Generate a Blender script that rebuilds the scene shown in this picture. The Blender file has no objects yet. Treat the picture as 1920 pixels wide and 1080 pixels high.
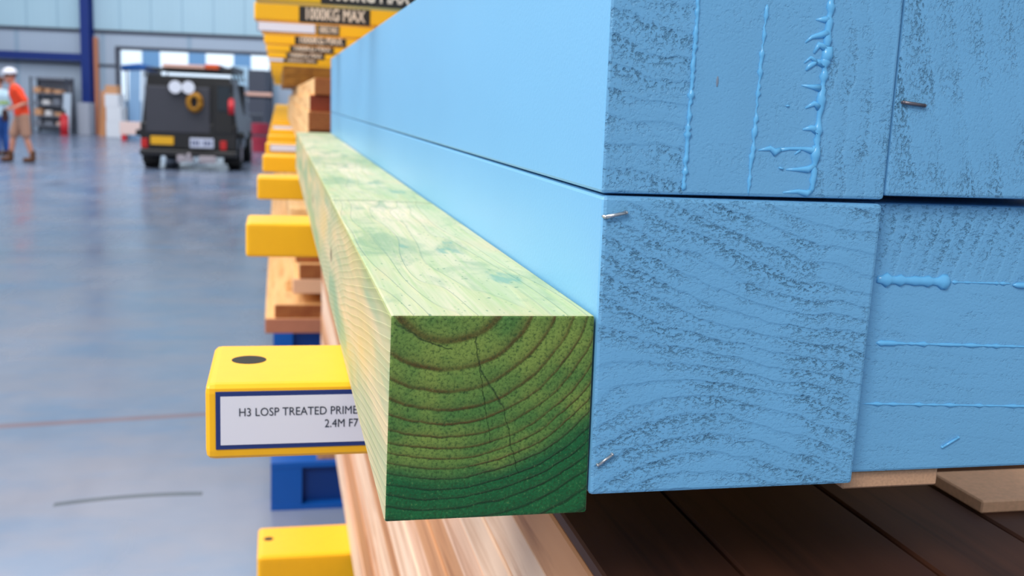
import bpy, bmesh, math, random
from mathutils import Matrix, Vector
random.seed(7)
C = bpy.context.scene.collection
S = bpy.context.scene
PI = math.pi

# ---------------------------------------------------------------- camera
RX, RY, RZ = -.1741, -.0422, -.2267
CAM = Vector((-.0466, -.4272, .1813))
FPX = 1940.0
Rm = Matrix.Rotation(RZ, 3, 'Z') @ Matrix.Rotation(RX, 3, 'X') @ Matrix.Rotation(RY, 3, 'Y')
cd = bpy.data.cameras.new('camera'); cam = bpy.data.objects.new('camera', cd); C.objects.link(cam)
cd.sensor_width = 36; cd.lens = 36 * FPX / 1920; cd.clip_start = .02; cd.clip_end = 500
cam.matrix_world = Matrix.Translation(CAM) @ (Rm @ Matrix.Rotation(PI / 2, 3, 'X')).to_4x4()
cd.dof.use_dof = True; cd.dof.focus_distance = .50; cd.dof.aperture_fstop = 14
S.camera = cam

# ---------------------------------------------------------------- world, lights, exposure
w = bpy.data.worlds.new('world'); S.world = w; w.use_nodes = True
wn = w.node_tree; bg = wn.nodes['Background']
bg.inputs[0].default_value = (.80, .90, 1.0, 1); bg.inputs[1].default_value = .62

def area(name, loc, target, sx, sy, power, col):
    l = bpy.data.lights.new(name, 'AREA'); l.shape = 'RECTANGLE'; l.size = sx; l.size_y = sy
    l.energy = power; l.color = col
    o = bpy.data.objects.new(name, l); C.objects.link(o); o.location = loc
    o.rotation_euler = (Vector(target) - Vector(loc)).to_track_quat('-Z', 'Y').to_euler()
    return o
area('skylight_aisle', (-5.0, 2.5, 6.0), (-.2, 1.2, 0), 5, 9, 1020, (1.0, .97, .92))
area('skylight_front', (-3.6, -4.2, 4.6), (.15, 0, 0), 2.6, 2.6, 330, (1.0, .97, .92))
area('yard_daylight', (-3, 49, 12), (-3, 58, 0), 18, 10, 3800, (.92, .97, 1.0))
area('skylight_far', (-5.0, 24, 9.5), (-5, 27, 0), 14, 18, 2600, (.95, .97, 1.0))
S.view_settings.view_transform = 'Standard'; S.view_settings.look = 'None'
S.view_settings.exposure = 0.0; S.view_settings.gamma = 1.0
S.view_settings.use_curve_mapping = False

# ---------------------------------------------------------------- pixel rays (measured positions)
def ray(u, v): return Rm @ Vector(((u - 960) / FPX, 1, -(v - 540) / FPX))
def atY(u, v, Y): d = ray(u, v); return CAM + d * ((Y - CAM.y) / d.y)
def atZ(u, v, Z): d = ray(u, v); return CAM + d * ((Z - CAM.z) / d.z)
FLOOR = -1.5

# ---------------------------------------------------------------- material helpers
class NT:
    def __init__(s, name, rough=.5, metal=0, col=None, spec=.5):
        s.m = bpy.data.materials.new(name); s.m.use_nodes = True
        s.t = s.m.node_tree; s.b = s.t.nodes['Principled BSDF']
        s.b.inputs['Roughness'].default_value = rough; s.b.inputs['Metallic'].default_value = metal
        s.b.inputs['Specular IOR Level'].default_value = spec
        if col: s.b.inputs['Base Color'].default_value = (*col, 1)
        s._c = None
    def n(s, ty, **k):
        x = s.t.nodes.new(ty)
        for a, v in k.items(): setattr(x, a, v)
        return x
    def put(s, sock, v):
        if isinstance(v, bpy.types.NodeSocket): s.t.links.new(v, sock)
        elif v is not None:
            try: sock.default_value = v
            except Exception: sock.default_value = (*v, 1)
    def coord(s):
        if not s._c: s._c = s.n('ShaderNodeTexCoord').outputs['Object']
        return s._c
    def sep(s, v=None):
        x = s.n('ShaderNodeSeparateXYZ'); s.put(x.inputs[0], v or s.coord()); return x.outputs
    def comb(s, x, y, z):
        c = s.n('ShaderNodeCombineXYZ'); s.put(c.inputs[0], x); s.put(c.inputs[1], y); s.put(c.inputs[2], z); return c.outputs[0]
    def m_(s, op, a, b=None, c=None, clamp=False):
        x = s.n('ShaderNodeMath', operation=op, use_clamp=clamp); s.put(x.inputs[0], a)
        if b is not None: s.put(x.inputs[1], b)
        if c is not None: s.put(x.inputs[2], c)
        return x.outputs[0]
    def scale(s, v, sc, off=(0, 0, 0)):
        x = s.n('ShaderNodeMapping'); s.put(x.inputs[0], v); x.inputs['Scale'].default_value = sc; x.inputs['Location'].default_value = off
        return x.outputs[0]
    def noise(s, v, sc, det=4, rough=.55, dist=0):
        x = s.n('ShaderNodeTexNoise'); s.put(x.inputs['Vector'], v); x.inputs['Scale'].default_value = sc
        x.inputs['Detail'].default_value = det; x.inputs['Roughness'].default_value = rough; x.inputs['Distortion'].default_value = dist
        return x.outputs['Fac']
    def ramp(s, f, stops, interp='LINEAR'):
        x = s.n('ShaderNodeValToRGB'); x.color_ramp.interpolation = interp; s.put(x.inputs[0], f)
        e = x.color_ramp.elements
        while len(e) < len(stops): e.new(.5)
        for i, (p, c) in enumerate(stops):
            e[i].position = p; e[i].color = (c, c, c, 1) if isinstance(c, (int, float)) else (*c, 1)
        return x.outputs[0]
    def mix(s, f, a, b, mode='MIX'):
        x = s.n('ShaderNodeMix', data_type='RGBA', blend_type=mode); s.put(x.inputs[0], f); s.put(x.inputs[6], a); s.put(x.inputs[7], b)
        return x.outputs[2]
    def col(s, v): s.put(s.b.inputs['Base Color'], v)
    def bump(s, h, dist, strength=1.0):
        x = s.n('ShaderNodeBump'); x.inputs['Strength'].default_value = strength; x.inputs['Distance'].default_value = dist
        s.put(x.inputs['Height'], h); s.t.links.new(x.outputs[0], s.b.inputs['Normal'])
    def seg(s, x, z, p0, p1):          # distance to a segment in the xz plane
        dx, dz = p1[0] - p0[0], p1[1] - p0[1]; L = dx * dx + dz * dz
        a = s.m_('SUBTRACT', x, p0[0]); b = s.m_('SUBTRACT', z, p0[1])
        t = s.m_('DIVIDE', s.m_('ADD', s.m_('MULTIPLY', a, dx), s.m_('MULTIPLY', b, dz)), L, clamp=True)
        u = s.m_('SUBTRACT', a, s.m_('MULTIPLY', t, dx)); v = s.m_('SUBTRACT', b, s.m_('MULTIPLY', t, dz))
        return s.m_('SQRT', s.m_('ADD', s.m_('MULTIPLY', u, u), s.m_('MULTIPLY', v, v)))

def lin(r, g, b):
    f = lambda c: (c / 255 / 12.92) if c <= 10 else ((c / 255 + .055) / 1.055) ** 2.4
    return (f(r), f(g), f(b))
def plain(name, rgb, rough=.5, metal=0, var=0, vs=20, spec=.5):
    t = NT(name, rough, metal, lin(*rgb), spec)
    if var:
        c = lin(*rgb); nz = t.noise(t.coord(), vs)
        t.col(t.mix(nz, tuple(x * (1 - var) for x in c), tuple(min(1, x * (1 + var)) for x in c)))
    return t.m

BLUE = (.158, .408, .670)
def blue_end(name, kind, seed=0.0):
    """painted sawn end: growth rings telegraph through the paint as bands of small pits"""
    t = NT(name, .40, spec=.35); x, y, z = t.sep()
    cv = t.scale(t.coord(), (1, 1, 1), (seed, seed * .3, seed))
    wob = t.m_('ADD', t.m_('MULTIPLY', t.m_('SUBTRACT', t.noise(cv, 11, 3), .5), .030), t.m_('MULTIPLY', t.m_('SUBTRACT', t.noise(cv, 60, 2), .5), .006))
    A = lambda a, b: t.m_('ADD', a, b)
    X = lambda a, b: t.m_('MULTIPLY', a, b)
    if kind == 'ring':      # sloping lines above, an arch below
        xa = t.m_('SUBTRACT', x, .062)
        low = X(X(xa, xa), 4.4)
        up = A(X(x, .62), X(X(x, x), -1.9))
        k = t.m_('DIVIDE', t.m_('SUBTRACT', z, .045), .05, clamp=True)
        lin_ = A(X(low, t.m_('SUBTRACT', 1, k)), X(A(up, -.012), k))
        ph = A(A(z, lin_), wob); fr = 108; amt0 = 1.0; st = (1, 1, 1.7)
    elif kind == 'lam':     # four upright laminations, each with its own grain
        b1 = t.m_('LESS_THAN', x, .0385); b4 = t.m_('GREATER_THAN', x, .1005)
        ph = A(A(X(b1, A(z, X(x, .15))), X(b4, A(x, X(z, .08)))), wob); fr = 92
        ph = A(ph, X(t.m_('SUBTRACT', t.m_('SUBTRACT', 1, b1), b4), X(z, .4)))
        amt0 = A(X(b1, .75), A(X(b4, .62), .10)); st = (1.2, 1, 1.2)
    elif kind == 'diag':
        ph = A(A(x, X(z, .27)), X(wob, .5)); fr = 62
        amt0 = A(.55, t.ramp(A(A(x, z), X(wob, 2)), [(.05, .6), (.10, 0)])); st = (1.6, 1, 1)
    else:                   # lower laminated: pitted top board, faint lines below
        b1 = t.m_('GREATER_THAN', z, .0965)
        ph = A(A(X(b1, A(x, X(z, -.25))), X(t.m_('SUBTRACT', 1, b1), A(z, X(x, .12)))), X(wob, .7)); fr = 118
        amt0 = A(X(b1, .55), .16); st = (1, 1, 1.4)
    band = t.m_('FRACT', X(ph, fr))
    band = t.ramp(band, [(0, .15), (.4, .4), (.75, 1), (.88, .9), (1, .15)])
    pv = t.scale(t.coord(), st, (seed, seed, seed))
    fine = t.noise(pv, 430, 3, .7, .3); mid = t.noise(pv, 150, 2, .6)
    patch = t.ramp(t.noise(cv, 26, 2), [(.40, .12), (.62, 1)])
    amt = X(X(band, patch), amt0)
    pits = t.ramp(A(X(fine, .75), X(mid, .25)), [(.36, 1), (.50, 0)])
    hp = X(pits, A(amt, .05))
    h = t.m_('SUBTRACT', X(t.noise(cv, 800, 2), .10), hp)
    h = t.m_('SUBTRACT', h, X(X(band, amt0), .22))
    t.bump(h, .0013, 1.0)
    c = t.mix(t.noise(cv, 30, 3), tuple(k * .93 for k in BLUE), tuple(min(1, k * 1.06) for k in BLUE))
    deep = t.ramp(A(X(fine, .75), X(mid, .25)), [(.34, 1), (.42, 0)])
    c = t.mix(X(X(deep, amt), .60), c, tuple(k * .40 for k in BLUE))  # tiny shadows in the pits, painted as a darker blue
    t.col(c)
    return t.m
def blue_side():
    t = NT('smooth blue primer', .38, spec=.4); v = t.scale(t.coord(), (6, .5, 1))
    a = t.noise(v, 9, 4); b = t.noise(t.coord(), 500, 2)
    c = t.mix(a, tuple(k * .96 for k in BLUE), tuple(min(1, k * 1.05) for k in BLUE))
    t.col(c); t.bump(t.m_('ADD', b, t.m_('MULTIPLY', a, .6)), .00025, .5)
    return t.m
M = {}
M['blue_side'] = blue_side()
M['blue_end_ring'] = blue_end('blue painted curved end grain', 'ring', 1.3)
M['blue_end_lam'] = blue_end('blue painted laminated end grain', 'lam', 4.2)
M['blue_end_diag'] = blue_end('blue painted steep end grain', 'diag', 8.1)
M['blue_end_low'] = blue_end('blue painted low laminated end grain', 'low', 12.7)
M['blue_bead'] = plain('glossy blue paint over glue', (104, 182, 232), .25)
M['steel'] = plain('staple steel', (190, 192, 196), .3, .9)
M['steel_dull'] = plain('dull staple steel', (120, 112, 118), .4, .8)

def green_end():
    t = NT('green treated end grain', .5, spec=.3); x, y, z = t.sep()
    wob = t.m_('MULTIPLY', t.m_('SUBTRACT', t.noise(t.coord(), 38, 4, .6), .5), .0042)
    a = t.m_('SUBTRACT', x, .0255); b = t.m_('SUBTRACT', z, .1085)
    r = t.m_('ADD', t.m_('SQRT', t.m_('ADD', t.m_('MULTIPLY', a, a), t.m_('MULTIPLY', b, b))), wob)
    cu = t.n('ShaderNodeFloatCurve'); cu.mapping.use_clip = False
    rad = [0, .0285, .0412, .0505, .0585, .0645, .0705, .0760, .0805, .0850, .0895, .0945, .099, .104, .110, .117, .125, .134, .15]
    N = len(rad) - 1; mp = cu.mapping.curves[0]
    mp.points[0].location = (0, 0); mp.points[1].location = (1, 1)
    for i in range(1, N): mp.points.new(rad[i] / .15, i / N)
    for p_ in mp.points: p_.handle_type = 'VECTOR'
    cu.mapping.update()
    t.put(cu.inputs['Value'], t.m_('DIVIDE', r, .15))
    fr = t.m_('FRACT', t.m_('MULTIPLY', cu.outputs[0], N))
    fz = t.noise(t.coord(), 700, 3, .7); md = t.noise(t.coord(), 120, 4)
    late = t.ramp(t.m_('ADD', fr, t.m_('MULTIPLY', t.m_('SUBTRACT', fz, .5), .12)), [(0, .6), (.07, 0), (.5, .08), (.80, .38), (.93, 1), (1, .85)])
    late = t.mix(t.ramp(r, [(.0255, 0), (.0262, 1)]), t.m_('MULTIPLY', late, .25), late)
    late = t.m_('MULTIPLY', late, t.ramp(t.noise(t.scale(t.coord(), (1, 1, 1), (.7, 0, .1)), 45, 3), [(.3, .55), (.6, 1)]))
    early = t.mix(t.ramp(t.noise(t.coord(), 34, 3), [(.38, 0), (.62, 1)]), lin(78, 122, 58), lin(126, 148, 68))
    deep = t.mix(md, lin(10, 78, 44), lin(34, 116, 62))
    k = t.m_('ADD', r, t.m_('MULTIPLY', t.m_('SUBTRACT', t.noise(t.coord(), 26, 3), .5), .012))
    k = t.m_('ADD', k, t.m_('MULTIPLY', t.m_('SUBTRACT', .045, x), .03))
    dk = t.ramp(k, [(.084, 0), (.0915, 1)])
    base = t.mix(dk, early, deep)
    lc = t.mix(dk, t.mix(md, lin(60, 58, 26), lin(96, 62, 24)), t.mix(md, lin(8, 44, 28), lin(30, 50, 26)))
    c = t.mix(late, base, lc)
    c = t.mix(t.ramp(fz, [(.33, .8), (.52, 0)]), c, tuple(q * .4 for q in lin(60, 100, 50)))
    c = t.mix(t.ramp(fz, [(.58, 0), (.75, .35)]), c, lin(150, 176, 104))
    # drying checks
    cr = None
    wx = t.m_('ADD', x, t.m_('MULTIPLY', t.m_('SUBTRACT', t.noise(t.coord(), 210, 2), .5), .003))
    wz = t.m_('ADD', z, t.m_('MULTIPLY', t.m_('SUBTRACT', t.noise(t.scale(t.coord(), (1, 1, 1), (.4, 0, .2)), 210, 2), .5), .003))
    for p0, p1, wd in [((.003, .089), (.0155, .081), .0007), ((.0155, .081), (.0275, .0775), .0004), ((.0375, .083), (.040, .069), .0005),
                       ((.040, .069), (.051, .051), .0006), ((.040, .069), (.046, .035), .00018), ((.051, .051), (.059, .020), .0002)]:
        d = t.m_('DIVIDE', t.seg(wx, wz, p0, p1), wd)
        d = t.m_('SUBTRACT', 1, d, clamp=True)
        cr = d if cr is None else t.m_('MAXIMUM', cr, d)
    c = t.mix(t.m_('MULTIPLY', cr, .65), c, lin(24, 44, 28))
    t.col(c)
    h = t.m_('ADD', t.m_('MULTIPLY', fz, .5), t.m_('MULTIPLY', late, .45)); h = t.m_('SUBTRACT', h, t.m_('MULTIPLY', cr, .6))
    t.bump(h, .0008, .8)
    return t.m
def green_top():
    t = NT('green tinted pine face', .5, spec=.3); x, y, z = t.sep()
    v = t.scale(t.coord(), (1, .16, 1))
    wob = t.m_('MULTIPLY', t.noise(t.scale(t.coord(), (2, .22, 1), (0, 3.1, 0)), 9, 2), .12)
    gr = t.m_('FRACT', t.m_('MULTIPLY', t.m_('ADD', t.m_('ADD', x, t.m_('MULTIPLY', z, .8)), wob), 75))
    gr = t.ramp(gr, [(0, 0), (.6, .25), (.92, 1), (1, 0)])
    streak = t.noise(t.scale(t.coord(), (60, 1.6, 60)), 7, 4)
    c = t.mix(t.ramp(t.noise(v, 18, 4), [(.35, 0), (.65, 1)]), lin(172, 184, 144), lin(216, 200, 174))
    c = t.mix(t.m_('MULTIPLY', gr, .26), c, lin(186, 180, 112))
    c = t.mix(t.ramp(streak, [(.45, 0), (.72, .6)]), c, lin(150, 176, 116))
    st = t.ramp(t.noise(t.scale(t.coord(), (1, .42, 1), (.3, .2, .1)), 30, 5, .62, .5), [(.50, 0), (.64, .72)])
    c = t.mix(t.m_('MULTIPLY', st, .75), c, lin(104, 144, 112))
    st2 = t.ramp(t.noise(t.scale(t.coord(), (1, .3, 1), (2.3, 1.2, .1)), 34, 4, .6), [(.64, 0), (.70, .6)])
    c = t.mix(st2, c, lin(80, 146, 136))
    pk = t.ramp(t.noise(t.scale(t.coord(), (1, .3, 1), (5.3, .2, .1)), 16, 3), [(.56, 0), (.7, .4)])
    c = t.mix(pk, c, lin(214, 176, 142))
    # stained seam and waney ridge at the butt joint
    edge = t.m_('ABSOLUTE', t.m_('SUBTRACT', t.m_('ADD', y, t.m_('MULTIPLY', t.noise(t.coord(), 16, 2), .05)), .525))
    c = t.mix(t.m_('MULTIPLY', t.m_('SUBTRACT', 1, t.m_('DIVIDE', edge, .009), clamp=True), .6), c, lin(92, 122, 78))
    dot = t.ramp(t.noise(t.scale(t.coord(), (1, .5, 1)), 420, 1), [(.26, .7), (.31, 0)])
    c = t.mix(dot, c, lin(92, 128, 100))
    t.col(c)
    saw = t.noise(t.scale(t.coord(), (3, 260, 3)), 4, 1)
    t.bump(t.m_('ADD', t.m_('ADD', gr, t.m_('MULTIPLY', saw, .5)), t.m_('MULTIPLY', streak, .5)), .0005, .5)
    return t.m
def green_side():
    t = NT('green tinted pine side with saw streaks', .5, spec=.3); x, y, z = t.sep()
    wob = t.m_('MULTIPLY', t.noise(t.scale(t.coord(), (1, .12, 1)), 12, 2), .035)
    q = t.m_('ADD', t.m_('ADD', z, t.m_('MULTIPLY', y, .16)), wob)
    gr = t.m_('FRACT', t.m_('MULTIPLY', q, 210)); gr = t.ramp(gr, [(0, 0), (.55, .2), (.9, 1), (1, 0)])
    bandn = t.noise(t.scale(t.coord(), (1, .22, 3)), 12, 3)
    c = t.mix(t.ramp(bandn, [(.38, 0), (.60, 1)]), lin(208, 188, 148), lin(146, 168, 130))
    c = t.mix(t.m_('MULTIPLY', gr, t.ramp(t.noise(t.scale(t.coord(), (1, .5, 1)), 30, 2), [(.4, .12), (.65, .6)])), c, lin(140, 156, 104))
    og = t.ramp(t.noise(t.scale(t.coord(), (1, .3, 1), (0, .7, .3)), 14, 2), [(.52, 0), (.68, .6)])
    c = t.mix(og, c, lin(214, 180, 108))
    top = t.ramp(t.m_('ADD', z, t.m_('MULTIPLY', t.m_('SUBTRACT', bandn, .5), .04)), [(.083, 0), (.093, .45)])
    c = t.mix(top, c, lin(172, 166, 90))
    kn = t.n('ShaderNodeVectorMath', operation='DISTANCE'); t.put(kn.inputs[0], t.comb(0, t.m_('MULTIPLY', y, .45), z)); kn.inputs[1].default_value = (0, .485 * .45, .046)
    c = t.mix(t.ramp(kn.outputs['Value'], [(.0035, .85), (.0065, 0)]), c, lin(88, 58, 40))
    t.col(c); t.bump(gr, .0005, .45)
    return t.m
M['green_end'] = green_end(); M['green_top'] = green_top(); M['green_side'] = green_side()

def timber(name, ca, cb, cdk, axis='y', layers=0, fine=1.0, rough=.6):
    t = NT(name, rough, spec=.25)
    s1 = {'y': (1, .05, 1), 'x': (.05, 1, 1)}[axis]
    v = t.scale(t.coord(), s1)
    a = t.noise(v, 12, 4, .6); b = t.noise(v, 60 * fine, 4, .6, .6); k = t.noise(t.scale(t.coord(), (1, .25, 1)), 8, 3)
    c = t.mix(t.ramp(a, [(.35, 0), (.65, 1)]), lin(*ca), lin(*cb))
    c = t.mix(t.ramp(b, [(.5, 0), (.72, .6)]), c, lin(*cdk))
    if layers:
        x, y, z = t.sep(); wv = t.m_('FRACT', t.m_('DIVIDE', z, layers))
        idx = t.m_('FLOOR', t.m_('DIVIDE', z, layers)); wh = t.n('ShaderNodeTexWhiteNoise', noise_dimensions='1D'); t.put(wh.inputs['W'], idx)
        c = t.mix(t.m_('MULTIPLY', wh.outputs['Value'], .5), c, lin(*cb), 'MULTIPLY')
        c = t.mix(t.ramp(wv, [(0, .85), (.035, 0), (.965, 0), (1, .85)]), c, lin(70, 44, 26))
    t.col(c); t.bump(b, .0006, .4)
    return t.m
M['pale'] = timber('pale pink pine', (232, 196, 172), (214, 160, 124), (160, 100, 62))
M['pale2'] = timber('blond pine', (238, 208, 184), (226, 188, 160), (178, 124, 84))
M['brownp'] = timber('light brown pine', (206, 152, 112), (186, 128, 86), (128, 76, 44))
M['shaded_board'] = timber('board with shade in its colour', (78, 46, 32), (62, 34, 26), (40, 22, 18))  # shade beneath the blue posts is put into this dark brown
M['tan'] = timber('tan pine', (238, 196, 140), (222, 170, 108), (170, 112, 60))
M['tan_end'] = timber('brown sawn board end', (172, 104, 56), (146, 78, 40), (100, 48, 24), fine=3)
M['red_end'] = timber('red brown sawn board end', (140, 62, 36), (120, 48, 30), (80, 30, 18), fine=3)
M['mustard'] = timber('mustard brown board', (150, 104, 40), (124, 80, 28), (80, 48, 18))
M['chip'] = plain('raw chipboard', (196, 152, 120), .8, var=.35, vs=700)
M['ply'] = plain('raw plywood edge', (232, 178, 140), .8, var=.2, vs=300)

M['yellow'] = plain('yellow enamel paint', (252, 184, 8), .38, var=.05, vs=60)
M['black'] = plain('matt black', (12, 12, 13), .6)
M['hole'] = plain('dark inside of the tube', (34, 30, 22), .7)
M['rack_blue'] = plain('blue enamel paint', (4, 84, 170), .4, var=.05)
M['rack_blue_shade'] = plain('blue enamel with recess shade', (2, 56, 130), .45, var=.05)  # web between the flanges: recess shade put into the blue
M['label_white'] = plain('white label card', (226, 224, 236), .5)
M['label_navy'] = plain('navy label border', (22, 46, 112), .5)
M['ink'] = plain('dark ink', (38, 46, 64), .6)
M['sign_black'] = plain('black sign plate', (34, 26, 20), .6)
M['sign_ink'] = plain('cream sign lettering', (238, 214, 190), .6)

# ---------------------------------------------------------------- object helpers
def link(name, me, mats, parent=None, loc=(0, 0, 0)):
    o = bpy.data.objects.new(name, me); C.objects.link(o); o.location = loc
    for m in (mats if isinstance(mats, (list, tuple)) else [mats]): me.materials.append(m)
    if parent: o.parent = parent
    return o
def tag(o, label=None, cat=None, group=None, kind=None):
    if label: o['label'] = label
    if cat: o['category'] = cat
    if group: o['group'] = group
    if kind: o['kind'] = kind
    return o
def empty(name, loc, rz=0):
    o = bpy.data.objects.new(name, None); C.objects.link(o); o.location = loc; o.rotation_euler[2] = rz
    o.empty_display_size = .1; return o
def copy_tree(o, parent=None):
    c = o.copy(); C.objects.link(c)
    if parent: c.parent = parent
    for ch in list(o.children): copy_tree(ch, c)
    return c

class MB:
    def __init__(s): s.bm = bmesh.new()
    def _fin(s, vs, mi):
        for f in {f for v in vs for f in v.link_faces}: f.material_index = mi
        return vs
    def box(s, a, b, mi=0, bev=0, seg=2, mat=None):
        r = bmesh.ops.create_cube(s.bm, size=1); vs = r['verts']
        for v in vs: v.co = Vector([(a[i] + b[i]) / 2 + v.co[i] * (b[i] - a[i]) for i in range(3)])
        if bev:
            es = list({e for v in vs for e in v.link_edges})
            r = bmesh.ops.bevel(s.bm, geom=es, offset=bev, segments=seg, affect='EDGES', profile=.6)
            vs = list({v for f in r['faces'] for v in f.verts} | {v for v in vs if v.is_valid})
            # gather whole island
            st = list(vs); seen = set(vs)
            while st:
                v = st.pop()
                for e in v.link_edges:
                    u = e.other_vert(v)
                    if u not in seen: seen.add(u); st.append(u)
            vs = list(seen)
        if mat:
            for v in vs: v.co = mat @ v.co
        return s._fin(vs, mi)
    def prism(s, pts, y0, y1, mi=0, axis='y'):      # pts = (x,z) outline
        def P(p, t): return {'y': (p[0], t, p[1]), 'x': (t, p[0], p[1]), 'z': (p[0], p[1], t)}[axis]
        a = [s.bm.verts.new(P(p, y0)) for p in pts]; b = [s.bm.verts.new(P(p, y1)) for p in pts]
        n = len(pts); s.bm.faces.new(a); s.bm.faces.new(b[::-1])
        for i in range(n): s.bm.faces.new((a[i], b[i], b[(i + 1) % n], a[(i + 1) % n]))
        return s._fin(a + b, mi)
    def cyl(s, p0, p1, r0, r1=None, n=16, mi=0, cap=True):
        r1 = r0 if r1 is None else r1; p0 = Vector(p0); p1 = Vector(p1); d = p1 - p0
        q = d.to_track_quat('Z', 'Y').to_matrix().to_4x4()
        r = bmesh.ops.create_cone(s.bm, cap_ends=cap, segments=n, radius1=r0, radius2=r1, depth=d.length, matrix=Matrix.Translation((p0 + p1) / 2) @ q)
        return s._fin(r['verts'], mi)
    def sph(s, c, r, mi=0, sc=(1, 1, 1), n=16):
        m = Matrix.Translation(c) @ Matrix.Diagonal((*sc, 1))
        q = bmesh.ops.create_uvsphere(s.bm, u_segments=n, v_segments=n // 2 + 2, radius=r, matrix=m); return s._fin(q['verts'], mi)
    def tube(s, pts, rad, n=8, mi=0, flat=None, round_ends=True):
        """swept tube with a radius per point; flat squashes it along y"""
        pts = [Vector(p) for p in pts]; rad = rad if isinstance(rad, (list, tuple)) else [rad] * len(pts)
        rings = []
        for i, p in enumerate(pts):
            d = (pts[min(i + 1, len(pts) - 1)] - pts[max(i - 1, 0)]).normalized()
            up = Vector((0, 1, 0)) if abs(d.y) < .9 else Vector((1, 0, 0))
            a = d.cross(up).normalized(); b = a.cross(d).normalized()
            ring = []
            for k in range(n):
                an = 2 * PI * k / n; off = a * math.cos(an) * rad[i] + b * math.sin(an) * rad[i]
                if flat: off.y *= flat
                ring.append(s.bm.verts.new(p + off))
            rings.append(ring)
        for i in range(len(rings) - 1):
            for k in range(n): s.bm.faces.new((rings[i][k], rings[i][(k + 1) % n], rings[i + 1][(k + 1) % n], rings[i + 1][k]))
        s.bm.faces.new(rings[0][::-1]); s.bm.faces.new(rings[-1])
        return s._fin([v for r in rings for v in r], mi)
    def build(s, name, mats, parent=None, loc=(0, 0, 0), smooth=False, sub=None):
        bmesh.ops.recalc_face_normals(s.bm, faces=s.bm.faces[:])
        if sub: bmesh.ops.translate(s.bm, verts=s.bm.verts[:], vec=-Vector(sub))
        if smooth:
            for f in s.bm.faces: f.smooth = True
        me = bpy.data.meshes.new(name); s.bm.to_mesh(me); s.bm.free()
        o = link(name, me, mats, parent, loc if not sub else (sub if not parent else (0, 0, 0)))
        return o

def text_verts(txt, size, sx=1.0, bold=0.0, align='LEFT', space=1.0):
    cu = bpy.data.curves.new('t', 'FONT'); cu.body = txt; cu.size = 1; cu.align_x = align; cu.extrude = 0; cu.offset = bold / size
    cu.space_character = space; cu.resolution_u = 3
    o = bpy.data.objects.new('t', cu); C.objects.link(o); bpy.context.view_layer.update()
    me = bpy.data.meshes.new_from_object(o.evaluated_get(bpy.context.evaluated_depsgraph_get()))
    vs = [(v.co.x * sx * size, v.co.y * size) for v in me.vertices]; fs = [list(p.vertices) for p in me.polygons]
    bpy.data.objects.remove(o); bpy.data.curves.remove(cu); bpy.data.meshes.remove(me)
    return vs, fs
def add_text(mb, tv, x, y, z, mi, thick=.0003):
    """lettering in the xz plane, reading towards -y"""
    vs, fs = tv
    bv = [mb.bm.verts.new((x + a, y - thick, z + b)) for a, b in vs]
    for f in fs:
        try: mb.bm.faces.new([bv[i] for i in f]).material_index = mi
        except ValueError: pass

PIV = Vector((-6.7, 40.6, 0)); WYAW = math.radians(-14)
def turn(o, piv, ang, dy=0):
    R4 = Matrix.Translation(piv + Vector((0, dy, 0))) @ Matrix.Rotation(ang, 4, 'Z') @ Matrix.Translation(-piv)
    m = R4 @ (Matrix.Translation(o.location) @ o.rotation_euler.to_matrix().to_4x4())
    o.location = m.translation; o.rotation_euler = m.to_euler()
def yaw_wall(names, shelf=None):
    """the far wall is not square to the rack: turn it, and the things along it with it"""
    for o in list(C.objects):
        if o.parent or o.type not in ('MESH', 'EMPTY'): continue
        nm = o.name.split('.')[0]
        if names != 'rear':
            if nm in names: turn(o, PIV, WYAW)
        elif 37.9 < o.location.y < 45 and not nm.startswith(('wall', 'trim')):
            p = shelf.copy() if nm in ('carton', 'shelving_unit') else o.location.copy()
            turn(o, p, WYAW, -math.tan(-WYAW) * (p.x - PIV.x))
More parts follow.
